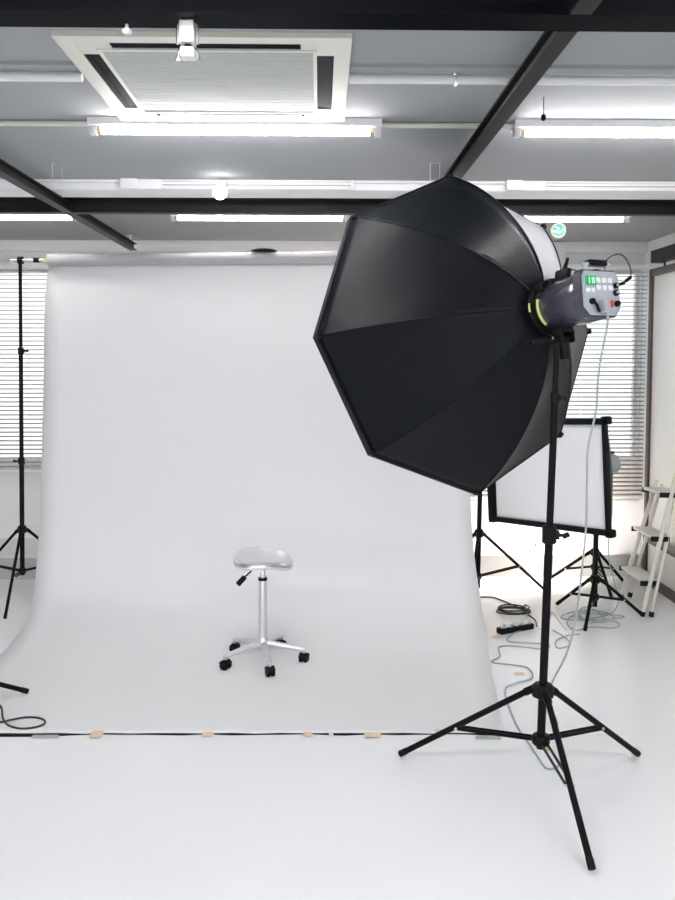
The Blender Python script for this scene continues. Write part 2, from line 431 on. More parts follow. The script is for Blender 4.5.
# little wire brackets and conduit clips on the ceiling
for (px, py, lab) in ((57, 170, 'small wire bracket on the ceiling above the left conduit'), (435, 170, 'small wire bracket on the ceiling above the middle conduit')):
    x0_ = on(px, 163, CZ).x; yy_ = on(px, 163, CZ).y; w_ = .024
    pts = [(x0_-w_, yy_, CZ-.002), (x0_+w_, yy_, CZ-.002), (x0_+w_, yy_, CZ-.085), (x0_-w_, yy_, CZ-.085)]
    tag(MB().tube(pts, .0028, 6, closed=True).build('wire_bracket', 'alu'), lab, 'bracket')

# clamp lamp and hook on the near beam
p = Vector((at(188, 32, 2.29).x, 2.285, GZ))
root = empty('beam_lamp', p, 'small silver fitting clamped under the near black beam', 'lamp')
MB().b2((-.019, -.026, -.058), (.019, .026, .0), .003).build('clamp', 'alu', root)
for q_ in (-.026, .024): MB().tube([(q_, 0, -.003), (q_, 0, -.055)], .005, 8).build('side_rod', 'chrome', root)
MB().tube([(0, 0, -.055), (0, 0, -.068)], .010, 12).build('neck', 'plastic_black', root)
MB().b2((-.018, -.02, -.092), (.018, .02, -.066), .003).build('lamp_head', 'white_paint', root)
MB().tube(smooth_path([(-.026, 0, -.094), (-.024, 0, -.074), (-.012, 0, -.064)], 4), .005, 8).tube(smooth_path([(.026, 0, -.094), (.024, 0, -.074), (.012, 0, -.064)], 4), .005, 8).tube([(-.028, 0, -.098), (-.026, 0, -.090)], .007, 8).tube([(.028, 0, -.098), (.026, 0, -.090)], .007, 8).build('yoke', 'chrome', root)
p = Vector((at(126, 32, 2.29).x, 2.30, GZ))
root = empty('beam_hook', p, 'tiny pale knob under the near black beam', 'hook')
MB().lathe([(.004, 0), (.005, -.010), (.012, -.014), (.014, -.020), (.008, -.025)], (0, 0, 0), 14).build('knob', 'white_paint', root)

# round green sign over white box on the back wall
p = at(557.5, 231, 6.12)
Ms = Matrix.Rotation(PI/2, 4, 'X'); K = .60
root = empty('round_sign', (p.x, 6.12, p.z), 'round green and white sign with a cream rim just below the far tube', 'sign')
MB().lathe([(r_*K, z_*K) for r_, z_ in [(.088, 0), (.092, .02), (.090, .05), (.080, .056), (.074, .05), (.074, .046)]], (0, 0, 0), 36, Ms).build('rim', 'cream_rim', root)
MB().lathe([(.074*K, .030*K), (.074*K, .047*K)], (0, 0, 0), 36, Ms).build('face', 'sign_green', root)
MB().tube([(0, -.015, .05), (0, -.015, CZ-p.z)], .006, 8).build('hanger', 'white_paint', root)
m1 = MB()
def sg(pts, r_): m1.tube([Vector(q)*K for q in pts], r_*K, 6)
sg([(.034*math.cos(t), -.049, .012+.034*math.sin(t)*1.1) for t in [R(200+k*14) for k in range(11)]], .009)
sg([(-.060, -.049, -.008), (-.028, -.049, -.020)], .009); sg([(-.006, -.049, .036), (0, -.049, .004)], .010); sg([(-.04, -.049, .034), (-.022, -.049, .046)], .007); sg([(.045, -.049, .03), (.058, -.049, .0)], .006)
m1.build('mark', 'sign_mark', root)
a = at(549, 243, WY-.15); b = at(566, 300, WY-.15)
tag(MB().b2((a.x, WY-.15, b.z), (b.x, WY-.0, min(a.z, CZ)), .004).build('wall_box', 'wall'), 'narrow white box on the back wall beneath the round green sign', 'wall box')
# pillar edge at the back right corner
struct(MB().b2((wx(632), WY-.10, .175), (wx(640), WY-.0, CZ-.085)).build('trim_4', 'wall')) if False else None

# ------------------------------------------------------------------ light stands
def stand(name, base, label, cat, collar, hubz, rfoot, az, secs, knobs, legr=.011, hubr=.03, lean=(0, 0), group=None, foots=None, bar_off=.012):
    """secs: (z0, z1, r); az: foot azimuths in degrees; knobs: (z, angle)"""
    root = empty(name, base, label, cat, group)
    def ax(z): return Vector((lean[0]*z, lean[1]*z, z))
    for i, (z0, z1, r_) in enumerate(secs):
        MB().tube([ax(z0), ax(z1)], r_, 16).build('lower_tube' if i == 0 else 'upper_tube', 'stand_black', root)
    c = ax(collar)
    MB().lathe([(hubr*.75, -.028), (hubr, -.022), (hubr, .018), (hubr*.8, .026)], c, 24).build('collar', 'plastic_black', root)
    c2 = ax(hubz)
    MB().lathe([(hubr*.7, -.02), (hubr*.85, -.012), (hubr*.85, .012), (hubr*.7, .02)], c2, 20).build('spreader', 'plastic_black', root)
    for k, a_ in enumerate(az):
        d = Vector((math.cos(R(a_)), math.sin(R(a_)), 0))
        ft = d*rfoot if not foots else Vector((foots[k][0]-base[0], foots[k][1]-base[1], 0))
        d = ft.normalized()
        top = c+d*hubr*1.0; ft = ft+Vector((0, 0, legr*1.1))
        jn = top+(ft-top)*.55
        lg = MB().tube([top, ft-(ft-top).normalized()*.03], legr, 12).tube([top-d*.012+Vector((0, 0, .006)), top+(ft-top).normalized()*.035], legr*1.25, 12).build('leg', 'stand_black', root)
        MB().tube([ft-(ft-top).normalized()*.035, ft], legr*1.12, 12).build('rubber_foot', 'plastic_black', lg)
        sd = d.cross(Vector((0, 0, 1)))
        br = MB()
        for q in (-1, 1): br.bar(c2+d*hubr*.8+sd*bar_off*q, jn+sd*bar_off*q-Vector((0, 0, legr*.6)), .004, legr*1.1)
        br.build('brace', 'stand_black', root)
        MB().tube([jn-sd*(bar_off+.006)-Vector((0, 0, legr*.6)), jn+sd*(bar_off+.006)-Vector((0, 0, legr*.6))], .006, 10).build('rivet', 'alu', lg)
    for (z, a_, sz) in knobs:
        d = Vector((math.cos(R(a_)), math.sin(R(a_)), 0)); p_ = ax(z)
        cl = MB().lathe([(sz*.85, -sz*1.25), (sz, -sz*1.1), (sz, sz*1.0), (sz*.8, sz*1.25)], p_, 20).b2(p_+d*sz*.6-Vector((sz*.45, sz*.45, sz*.6)), p_+d*sz*.9+Vector((sz*.45, sz*.45, sz*.6)), .002).build('clamp', 'plastic_black', root)
        q = p_+d*sz*1.0
        MB().tube([q, q+d*sz*.8], sz*.25, 10).bar(q+d*sz*.8-Vector((0, 0, sz*.2)), q+d*sz*1.7+Vector((0, 0, sz*.25)), sz*.35, sz*.7, bev=.002).build('knob', 'plastic_black', cl)
    return root

mf = [on(400, 757), on(638, 757), on(592, 873)]
mc = Vector((.873, 3.275, 0))
topz = 1.76
stand('light_stand', mc, 'tall black tripod light stand carrying the large octagonal softbox', 'light stand', .405, .205, .5, (150, 30, 270),
      [(.17, 1.02, .0165), (1.0, 1.56, .0140), (1.54, topz, .0115)], [(1.03, -20, .028), (at(551, 398, 3.28).z, -20, .017)], legr=.0125, hubr=.042,
      lean=(.025, .0), foots=[(f.x, f.y) for f in mf])
# stands that carry the roll
rollL = at(20, 256, 6.05)
fp = on(5, 620)
stand('backdrop_stand', Vector((-2.135, 6.05, 0)), 'tall thin black tripod stand left of the paper backdrop', 'light stand', .50, .20, .52, (0, 1, 2),
      [(.17, at(23, 463, 6.05).z, .0165), (at(23, 463, 6.05).z, at(21, 352, 6.05).z, .0145), (at(21, 352, 6.05).z, rollL.z-.02, .012)],
      [(at(22, 461, 6.05).z, 180, .022), (at(21, 351, 6.05).z, 0, .020)], legr=.0105, hubr=.030, foots=[(fp.x, fp.y), (-2.62, 6.22), (-1.70, 6.38)], lean=(.017, 0))
rx, ry = 1.115, 5.75
stand('backdrop_stand', Vector((rx-.03, ry, 0)), 'black tripod stand half hidden between octagonal softbox and paper edge', 'light stand', at(479, 533, ry).z, at(480, 576, ry).z, .5, (0, 1, 2),
      [(.14, 1.1, .0165), (1.08, 1.8, .0145), (1.78, rollL.z-.02, .012)], [(1.1, 0, .022)], legr=.0105, hubr=.030,
      foots=[on(545.5, 592).xy[:], (.80, 6.18), (.93, 5.28)], lean=(.014, 0))

# ------------------------------------------------------------------ paper backdrop
zR = rollL.z-.03
cL = Vector((-2.095, 6.05, zR+.0)); cR = Vector((rx, ry, zR+.0))
ax_ = (cR-cL).normalized()
cb = MB().tube([cL-ax_*.07, cR+ax_*.07], .014, 12).build('crossbar', 'chrome'); tag(cb, 'metal crossbar through the paper roll, resting on two stands', 'crossbar')
MB().tube([cL-ax_*.012, cL+ax_*.02], .026, 14).build('stand_clamp', 'plastic_black', cb)
MB().tube([cL+ax_*.10, cL+ax_*.14], .017, 12).build('dark_sleeve', 'plastic_black', cb)
MB().tube([cL+ax_*.165, cL+ax_*.20], .018, 12).build('yellow_tape', 'yellowgreen', cb)
MB().tube([cR-ax_*.02, cR+ax_*.012], .026, 14).build('stand_clamp', 'plastic_black', cb)
root = empty('paper_backdrop', (0, 5.0, 0), 'wide pale grey paper backdrop sweeping down from a roll onto the floor', 'backdrop')
o5 = Vector((0, 5, 0))
rL = cL+ax_*.205; rR = cR-ax_*.10; rr = .043
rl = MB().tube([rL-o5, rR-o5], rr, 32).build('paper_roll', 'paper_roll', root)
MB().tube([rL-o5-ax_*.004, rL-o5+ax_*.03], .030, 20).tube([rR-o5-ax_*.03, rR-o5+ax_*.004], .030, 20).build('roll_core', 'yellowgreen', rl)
fwd = Vector((-ax_.y, ax_.x, 0))*-1       # towards the camera
pl = rL-ax_*.012; pr_ = rR-ax_*.02
def eL(px, py, z=None, Y=None): return (on(px, py, z) if z is not None else at(px, py, Y))
Lp = [pl-fwd*(rr+.001)+Vector((0, 0, .0)), at(45, 300, 6.07), at(43.5, 380, 6.05), at(41.5, 460, 6.0), at(39.5, 520, 5.93), at(36.5, 565, 5.80), on(33, 600, .115), on(27, 620, .052), on(15, 638, .020), on(0, 655, .007), Vector((-1.868, 4.4, .003)), Vector((-1.885, 3.83, .003))]
Rp = [pr_-fwd*(rr+.001), None, None, at(470, 480, 5.65), at(472, 530, 5.55), on(475.5, 565, .385), on(480, 595, .225), on(484, 623, .115), on(487, 643, .055), on(489.5, 660, .022), on(497, 700, .004), on(505, 733.5, .003)]
Rp[1] = Rp[0].lerp(Rp[3], .18)+Vector((0, -.0, 0)); Rp[2] = Rp[0].lerp(Rp[3], .60)
Ls = smooth_path(Lp, 8); Rs = smooth_path(Rp, 8)
rows = []
for q in Ls+Rs: q.z = max(q.z, .003)
for a, b in zip(Ls, Rs): rows.append([a.lerp(b, k/24)-o5 for k in range(25)])
# lifted waves along the front edge between tapes
tapes_px = [97, 208, 308, 372, 456]
nr = len(rows)
for i in range(nr):
    fr = max(0, (i-(nr-4))/3.0)
    for k in range(25):
        q = rows[i][k]
        if q.z < .0035 and fr > 0: q.z += .004*fr*abs(math.sin(k*1.35))
sh = MB(); sh.grid(rows); so = sh.build('sheet', 'paper', root, solid=.0012)
# dark strip along the front edge, narrowing at each tape
fr_pts_t = []; N = 120
e0, e1 = Lp[-1], Rp[-1]
def edge_y(x): return e0.y+(e1.y-e0.y)*(x-e0.x)/(e1.x-e0.x)
top_, bot_ = [], []
tx = [on(t, 734).x for t in tapes_px]+[e0.x, e1.x]
for k in range(N+1):
    x = e0.x+.01+(e1.x-e0.x-.02)*k/N
    d = min(abs(x-t) for t in tx[:5])
    wv = min(1, d/.12)*(.011+.005*math.sin(x*9))
    if x < tx[0]: wv = min(1, d/.25)*.026+.001
    top_.append(Vector((x, edge_y(x)+.02, .0010))-o5); bot_.append(Vector((x, edge_y(x)-wv-.0005, .0010))-o5)
g = MB(); g.grid([top_, bot_]); g.build('dark_edge_strip', 'plastic_black', root, solid=.0012)

# tan tapes on the front edge and floor
def tape(px, py, w_, d_, ang, lab, m='tape', z=.0065):
    p = on(px, py, z)
    o = MB().box((0, 0, 0), (w_, d_, .0006), None).build('tape', m)
    o.location = (p.x, p.y, z); o.rotation_euler = (0, 0, R(ang)); tag(o, lab, 'tape', 'tape pieces on the floor')
tape(97, 734, .055, .07, 3, 'leftmost tan tape on the front edge of the paper')
tape(208, 734, .052, .045, -2, 'second tan tape from left on the paper front edge')
tape(308, 734, .042, .040, 2, 'third tan tape from left, below the stool')
tape(372.5, 734.5, .075, .050, 0, 'widest tan tape on the paper front edge, right of the stool')
tape(331, 734, .02, .035, 5, 'small white tape on the paper front edge below the stool', 'cable_white')
tape(440, 731, .05, .03, -8, 'tan tape near the paper corner behind the stand leg')
tape(519, 673.5, .055, .05, 0, 'tan tape on the floor behind the main stand', z=.002)
tape(548, 710, .035, .06, 0, 'tan tape on the floor just behind the tripod of main stand', z=.002)
tape(560, 735.5, .07, .05, -4, 'tan tape under the right brace of main stand', z=.002)
tape(497, 637, .06, .05, 0, 'tan tape by the paper edge in front of the power strip', z=.002)
tape(543, 744, .035, .12, 12, 'pale yellow tape on the floor at the foot of main stand', 'yellowgreen', z=.002)
# flat grey plates on the floor
for (px, py, w_, lab) in ((46, 735.5, .125, 'thin grey metal piece on the floor at the paper front left'), (488, 736.5, .115, 'thin grey plate on the floor under the left leg of main stand')):
    p = on(px, py, .006)
    o = MB().box((0, 0, 0), (w_, .016, .005), None, .001).box((0, .006, .004), (w_*.9, .004, .004)).build('metal_strip', 'grey_plate'); o.location = (p.x, p.y-.01, .0027+.002); tag(o, lab, 'metal strip')

# ------------------------------------------------------------------ big octagonal softbox with flash head
az, el = -.427, -.138
a = Vector((math.sin(az)*math.cos(el), math.cos(az)*math.cos(el), math.sin(el))); h = a.cross(Vector((0, 0, 1))).normalized(); v = h.cross(a)
OC = Vector((.666, 3.961, 1.833)); OR = .746; OL = .60; hub = OC-a*OL
def frame(o, h, a, v): return Matrix(((h.x, a.x, v.x, o.x), (h.y, a.y, v.y, o.y), (h.z, a.z, v.z, o.z), (0, 0, 0, 1)))
root = empty('octagonal_softbox', label='large black octagonal softbox seen from behind, above the tall stand', cat='softbox', M=frame(hub, h, a, v))
ro = .025; r0 = .092
BL_K = [.58, .58, .55, .55, .58, .25, .16, .22]; SC_K = [1, 1, 1, 1, 1, .965, 1.01, 1]
def prof(t, k=0): return r0+(OR*(1+(SC_K[k]-1)*t)-r0)*((1-BL_K[k])*t+BL_K[k]*math.sqrt(max(0, 1-(1-t)**2)))
nt_ = 22; ng = 8
def octa_ring(t, extra=0, scale=1):
    s_ = OL*t; ring_ = []
    for k in range(8):
        a0 = -(ro+k*PI/4); a1 = -(ro+(k+1)*PI/4)
        p0 = Vector((math.sin(a0), 0, math.cos(a0)))*prof(t, k)*scale; p1 = Vector((math.sin(a1), 0, math.cos(a1)))*prof(t, (k+1) % 8)*scale
        for j in range(ng):
            u_ = j/ng; p_ = p0.lerp(p1, u_)
            # cloth pulled flat between the rods, sagging a little inwards
            p_ = p_*(1-.035*4*u_*(1-u_)*math.sin(PI*t))
            p_.y = s_+extra+.010*4*u_*(1-u_)*math.sin(PI*t)
            ring_.append(p_)
    return ring_
rings = []
for i in range(nt_+1):
    t = (i/nt_)**1.5
    rings.append(octa_ring(t))
cl = MB()
vr = [[cl.bm.verts.new(p_) for p_ in r_] for r_ in rings]
n = 8*ng
# side panel right of the top rod, coloured pale to stand in for sheen
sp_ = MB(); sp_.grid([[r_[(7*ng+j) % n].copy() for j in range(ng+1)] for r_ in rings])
spo = sp_.build('side_panel', 'sheen_cloth', root, solid=.0015); spo['label'] = 'side panel with its sheen painted pale grey'
for a_, b_ in zip(vr, vr[1:]):
    for k in range(7*ng): cl.bm.faces.new((a_[k], a_[(k+1) % n], b_[(k+1) % n], b_[k]))
sho = cl.build('shell', 'octa', root, solid=.0015)
for p in sho.data.polygons: p.use_smooth = True
# front lip
lipm = MB()
lr = [octa_ring(1), octa_ring(1, .045, 1.0), octa_ring(1, .048, .992), octa_ring(1, .020, .985)]
vr = [[lipm.bm.verts.new(p_) for p_ in r_] for r_ in lr]
for a_, b_ in zip(vr, vr[1:]):
    for k in range(n): lipm.bm.faces.new((a_[k], a_[(k+1) % n], b_[(k+1) % n], b_[k]))
lipm.build('front_lip', 'octa', root)
# raised edge hem where lip meets shell
hm = MB()
rim = [Vector((math.sin(-(ro+k*PI/4)), 0, math.cos(-(ro+k*PI/4))))*OR*SC_K[k]+Vector((0, OL, 0)) for k in range(8)]
for k in range(8): hm.tube([rim[k], rim[(k+1) % 8]], .0045, 8)
hm.build('hem', 'octa', root)
# rods as seams with corner tabs
for k in range(8):
    an = -(ro+k*PI/4); d = Vector((math.sin(an), 0, math.cos(an)))
    pts = [d*(prof(t, k)+.0015)+Vector((0, OL*t, 0)) for t in [(i/16)**1.5 for i in range(17)]]
    rd = MB().tube(pts, .0042, 8).build('rod_seam', 'octa', root)
    MB().box(d*(OR*SC_K[k]-.004)+Vector((0, OL-.006, 0)), (.026, .04, .018), Matrix.Rotation(-an*-1 if False else 0, 3, 'Y') @ Matrix.Rotation(an, 3, 'Y'), .004).build('corner_tab', 'plastic_black', rd)
# diffuser front and silver ring at the back
df = MB(); c0 = df.bm.verts.new((0, OL+.012, 0)); rv = [df.bm.verts.new(p_) for p_ in octa_ring(1, .018, .985)]
for k in range(n): df.bm.faces.new((c0, rv[k], rv[(k+1) % n]))
df.build('diffuser', 'diffuser', root)
My = Matrix.Rotation(-PI/2, 4, 'X')      # lathe axis z -> y
MB().lathe([(.100, -.03), (.107, -.025), (.107, .012), (.098, .020)], (0, 0, 0), 36, My).build('speed_ring', 'plastic_black', root)
m1 = MB()
m1.tube([(.108*math.cos(R(t)), -.028, .108*math.sin(R(t))) for t in range(172, 196, 6)], .004, 8)
m1.build('yellow_label', 'yellowgreen', root)

# flash head
root = empty('flash_head', label='dark flash head with grey control panel behind the octagonal softbox', cat='flash head', M=frame(hub-a*.032, h, a, v))
body = [(.083, 0), (.090, -.008), (.090, -.045), (.096, -.055), (.097, -.20), (.094, -.265), (.088, -.272)]
MB().lathe(list(reversed([(r_, z) for r_, z in body])), (0, 0, 0), 40, My).build('body', 'strobe', root)
m1 = MB()
m1.tube([(.094*math.cos(R(t)), -.030, .094*math.sin(R(t))) for t in range(165, 232, 6)], .006, 8); m1.build('yellow_ring', 'yellowgreen', root)
# rear housing: rounded octagon
hx, hz = .092, .092
poly = [(-.092, -.055), (-.062, -.088), (.062, -.088), (.092, -.050), (.092, .060), (.072, .088), (-.080, .088), (-.092, .070)]
MB().prism(poly, -.275, -.235).build('rear_housing', 'strobe', root)
poly2 = [(x*.93, z*.93) for x, z in poly]
fc = MB().prism(poly2, -.282, -.274).build('control_panel', 'strobe_face', root)
MB().b2((-.074, -.288, .028), (-.028, -.281, .062), .002).build('display', 'lcd_green', fc)
dg = MB()
for x in (-.062, -.048, -.040): dg.b2((x, -.2895, .034), (x+.0035, -.2875, .056))
dg.b2((-.048, -.2895, .053), (-.037, -.2875, .056)); dg.build('digits', 'lcd_light', fc)
for x in (-.014, .014, .042):
    for z in (.048, .020): MB().b2((x-.010, -.287, z-.010), (x+.010, -.281, z+.010), .002).build('button', 'button_white', fc)
for x in (-.066, -.043): MB().b2((x-.009, -.287, .002), (x+.009, -.281, .018), .002).build('button', 'button_white', fc)
for (x, z, r_) in ((.068, .030, .010), (.066, .002, .011), (.068, -.038, .011), (-.052, -.032, .011)):
    MB().lathe([(r_*.8, -.296), (r_, -.293), (r_*1.05, -.281)], (x, 0, z), 18, Matrix.Rotation(-PI/2, 4, 'X')).build('dial', 'plastic_black', fc)
for (x, z, r_) in ((.067, .030, .006), (.064, .003, .006)): MB().lathe([(r_*.9, -.2985), (r_, -.2955)], (x, 0, z), 14, My).build('dial_cap', 'alu', fc)
MB().b2((.026, -.290, -.052), (.048, -.281, -.026), .003).build('power_switch', 'red', fc)
MB().tube(smooth_path([(-.052, -.296, -.036), (-.044, -.300, -.050), (-.038, -.298, -.062), (-.026, -.290, -.068)], 5), .006, 8).build('fuse_lead', 'plastic_black', fc)
MB().b2((-.018, -.312, -.078), (.012, -.281, -.028), .004).build('power_plug', 'cable_grey', fc)
# handle on top
hd = MB().tube([(-.052, -.262, .082), (-.052, -.262, .112)], .009, 10).tube([(.052, -.262, .082), (.052, -.262, .112)], .009, 10).b2((-.062, -.275, .106), (.062, -.250, .116), .003).build('handle', 'strobe_face', root)
MB().b2((-.044, -.279, .106), (.044, -.246, .128), .005).build('grip', 'plastic_black', hd)
# clamp block on top of the ring with lever
bl = MB().box((.02, -.085, .108), (.075, .075, .045), Matrix.Rotation(R(12), 3, 'Y'), .008).b2((-.035, -.05, .070), (.06, .035, .110), .010).build('ring_lock', 'plastic_black', root)
MB().box((.018, -.1245, .110), (.030, .004, .022), Matrix.Rotation(R(12), 3, 'Y')).build('label_plate', 'grey_plate', bl)
MB().tube([(.02, -.06, .125), (.036, -.075, .185)], [.010, .006], 10).build('lever', 'plastic_black', bl)
MB().b2((-.075, -.04, .060), (-.045, .02, .092), .006).tube([(-.06, -.045, .085), (-.06, -.055, .085)], .010, 10).build('catch', 'plastic_black', root)
# sync lead
m1 = MB(); m1.tube(smooth_path([(.046, -.25, .118), (.085, -.262, .150), (.128, -.27, .152), (.150, -.28, .110), (.130, -.30, .062), (.108, -.300, .048)], 8), .0028, 8)
m1.build('sync_lead', 'cable_dark', root)
MB().tube([(.128, -.302, .060), (.106, -.300, .046)], .007, 10).tube([(.100, -.298, .040), (.074, -.296, .032)], .006, 10).build('sync_plug', 'plastic_black', root)
# tilt bracket below
bk = MB().b2((-.025, -.09, -.112), (.025, -.02, -.090), .005).b2((-.034, -.085, -.150), (-.024, -.030, -.098), .003).b2((.024, -.085, -.150), (.034, -.030, -.098), .003).tube([(-.04, -.057, -.132), (.04, -.057, -.132)], .014, 14).build('tilt_bracket', 'plastic_black', root)
MB().tube([(-.04, -.057, -.132), (-.055, -.057, -.132)], .012, 12).bar((-.05, -.057, -.132), (-.150, -.045, -.150), .012, .020, bev=.003).build('tilt_lever', 'plastic_black', bk)
MB().tube([(-.056, -.060, -.132), (-.062, -.060, -.132)], .006, 12).tube([(.040, -.057, -.132), (.048, -.057, -.132)], .008, 12).build('pivot_bolt', 'alu', bk)
MB().lathe([(.018, -.215), (.020, -.21), (.020, -.145), (.014, -.138)], (0, -.057, 0), 18).build('stand_socket', 'plastic_black', bk)

# power cord from the flash head down to the floor
p0 = frame(hub-a*.032, h, a, v) @ Vector((-.003, -.305, -.070))
cp = [p0, p0+Vector((-.002, -.012, -.05)), at(599, 370, 3.12), at(596, 410, 3.14), at(588, 448, 3.18), at(587, 480, 3.22), at(586, 527, 3.28), at(581, 578, 3.36), at(575, 623, 3.42), at(566, 655, 3.46), at(552, 683, 3.50), at(548.5, 702, 3.52), on(557, 722, .16), on(556, 738, .03), on(560, 746, .005), on(562, 757, .005), on(557, 767, .005), on(546, 768, .005), on(538, 757, .005), on(530, 745, .005), on(516, 724, .005), on(505, 692, .005), on(513, 684, .005), on(532, 678, .005), on(528, 668, .005), on(514, 665, .005), on(492, 662, .005), on(500, 656, .005), on(499, 647, .005), on(515, 646, .005), on(545, 649, .005), on(548, 644, .005), on(530, 643, .005), on(508, 641, .005), on(512, 634, .005), on(521, 631, .008)]
tag(MB().tube(smooth_path(cp, 6), .0042, 8).build('power_cable', 'cable_grey'), 'grey power cable dropping from the flash head to the power strip', 'cable')

# ------------------------------------------------------------------ rectangular softbox behind
BR_, TR_, BL_ = at(609.5, 535.5, 5.0), at(610, 418.5, 5.0), at(490, 520, 5.80)
wv = (BR_-BL_); W2 = wv.length; hx_ = wv.normalized(); hv_ = (TR_-BR_); H2 = hv_.length; vz = (hv_-hx_*hv_.dot(hx_)).normalized(); ya = vz.cross(hx_)  # y axis = z × x : behind
fc_ = (BL_+TR_)/2
root = empty('rectangular_softbox', label='white-fronted rectangular softbox standing behind the octagonal one', cat='softbox', M=frame(fc_, hx_, ya, vz))
def rr_ring(hw_, hh_, y, bul=0, n_=8, rc=.0):
    pts = []
    cs = [(-hw_, -hh_), (hw_, -hh_), (hw_, hh_), (-hw_, hh_)]
    for k in range(4):
        p0_, p1_ = cs[k], cs[(k+1) % 4]
        for j in range(n_):
            u_ = j/n_; b_ = 1+bul*4*u_*(1-u_)*0
            x = p0_[0]+(p1_[0]-p0_[0])*u_; z = p0_[1]+(p1_[1]-p0_[1])*u_
            e = bul*4*u_*(1-u_)
            if k in (0, 2): z += e*(1 if z > 0 else -1)
            else: x += e*(1 if x > 0 else -1)
            pts.append(Vector((x, y, z)))
    return pts
W_, Hh = W2/2, H2/2; SL = .46
sh = MB(); vv = []
for i in range(13):
    t = i/12; k_ = .10/W_+(1-.10/W_)*(1-t)**.8 if t < 1 else .10/W_
    kz_ = .10/Hh+(1-.10/Hh)*(1-t)**.8 if t < 1 else .10/Hh
    vv.append([sh.bm.verts.new(p_) for p_ in rr_ring(W_*k_, Hh*kz_, SL*t**1.1, .028*math.sin(PI*min(1, t*1.3)) if t < .77 else 0)])
nn = len(vv[0])
for a_, b_ in zip(vv, vv[1:]):
    for k in range(nn): sh.bm.faces.new((a_[k], a_[(k+1) % nn], b_[(k+1) % nn], b_[k]))
sh.build('shell', 'octa', root, solid=.002)
bw = .048
fm = MB()
fm.b2((-W_, -.035, -Hh), (W_, .004, -Hh+bw*.75), .004).b2((-W_, -.035, Hh-bw*.75), (W_, .004, Hh), .004).b2((-W_, -.035, -Hh), (-W_+bw*1.3, .004, Hh), .004).b2((W_-bw*.45, -.035, -Hh), (W_, .004, Hh), .004)
fm.build('rim', 'octa', root)
dfm = MB(); rws = []
for i in range(17):
    r_ = []
    for j in range(17):
        u_, w_ = i/16*2-1, j/16*2-1
        x = u_*(W_-.02); z = w_*(Hh-.02)
        y = .010*(1-u_*u_)*(1-w_*w_)+.006*math.sin(6*(u_-w_))*(1-u_*u_)*(1-w_*w_)
        r_.append(Vector((x, y-.012, z)))
    rws.append(r_)
dfm.grid(rws); dfm.build('diffuser', 'diffuser', root, solid=.001)
for sx in (-1, 1):
    for sz in (-1, 1): MB().box((sx*(W_-.012), .004, sz*(Hh-.012)), (.05, .055, .05), None, .010).build('corner_pocket', 'plastic_black', root)
Mf2 = frame(fc_+ya*SL, hx_, ya, vz)
root = empty('flash_head', label='small grey-green flash head behind the rectangular softbox', cat='flash head', M=Mf2)
My2 = Matrix.Rotation(-PI/2, 4, 'X')
MB().lathe([(.085, -.010), (.090, 0), (.090, .030), (.078, .045)], (0, 0, 0), 30, My2).build('speed_ring', 'plastic_black', root)
bd = MB().lathe([(.070, .045), (.076, .060), (.078, .20), (.070, .235), (.045, .25)], (0, 0, 0), 30, My2).build('body', 'teal_grey', root)
MB().b2((-.05, .10, .074), (.05, .20, .092), .006).build('handle', 'plastic_black', root)
MB().b2((-.02, .03, -.13), (.02, .10, -.070), .004).build('tilt_bracket', 'plastic_black', root)
s1c = Vector((1.817, 5.50, 0))
s1feet = [on(585, 632), on(643, 617)]; d_ = s1feet[1]-s1feet[0]
third = s1feet[0]+Vector((d_.x*.5-d_.y*.866, d_.x*.866+d_.y*.5, 0))
s1c = (s1feet[0]+s1feet[1]+third)/3; s1c.z = 0
hp = Mf2 @ Vector((0, .06, -.12))
stand('light_stand', s1c, 'low black tripod stand holding the rectangular softbox, in front of its twin', 'light stand', at(592, 581, s1c.y).z, at(591, 598, s1c.y).z, .3, (0, 1, 2),
      [(.07, .55, .0165), (.53, hp.z+.01, .013)], [(.55, 0, .02)], legr=.0115, hubr=.032, foots=[(f.x, f.y) for f in (s1feet[0], s1feet[1], third)], lean=((hp.x-s1c.x)/hp.z, (hp.y-s1c.y)/hp.z))
s2c = Vector((2.04, 6.20, 0))
stand('light_stand', s2c, 'second low black tripod stand just behind the rectangular softbox stand', 'light stand', at(597, 552, 6.2).z, at(597, 567, 6.2).z, .3, (0, 1, 2),
      [(.10, .5, .0165), (.48, .78, .013)], [(.5, 0, .02)], legr=.0115, hubr=.032, foots=[(2.084, 5.94), (1.74, 6.40), (2.33, 6.40)], lean=(.02, 0))
p0 = Mf2 @ Vector((.02, .20, -.075))
cp = [p0, p0+Vector((0, 0, -.10)), at(612, 515, 5.7), at(609, 535, 5.7), at(609, 560, 5.65), at(614, 580, 5.62), at(618, 597, 5.60), at(617, 606, 5.58), on(612, 613, .006), on(600, 617, .006), on(585, 619, .006), on(572, 616, .006), on(567, 623, .006), on(575, 630, .006), on(592, 627, .006), on(612, 628, .006), on(620, 625, .006), on(612, 621, .006), on(590, 623, .012)]
cg = MB().tube(smooth_path(cp, 6), .0042, 8)
tag(cg.build('power_cable', 'cable_grey'), 'thin grey cable falling behind the rectangular softbox to the floor', 'cable')
def loops(ctr, rxx, ryy, n_, jit, z0=.006):
    pts = []
    for k in range(int(n_*10)):
        t = 2*PI*k/10; q = k/10
        pts.append((ctr[0]+rxx*math.cos(t)*(1+jit*math.sin(q*2.3)), ctr[1]+ryy*math.sin(t)*(1+jit*math.cos(q*3.1))+.012*q, z0+.0075*(q)))
    return pts
c_ = on(594, 619)
lp_ = loops((c_.x, c_.y), .14, .11, 2.7, .6)
tag(MB().tube(smooth_path(lp_, 4), .0042, 8).build('cable_coil', 'cable_grey'), 'loose grey coil of cable on the floor under the rectangular softbox', 'cable')

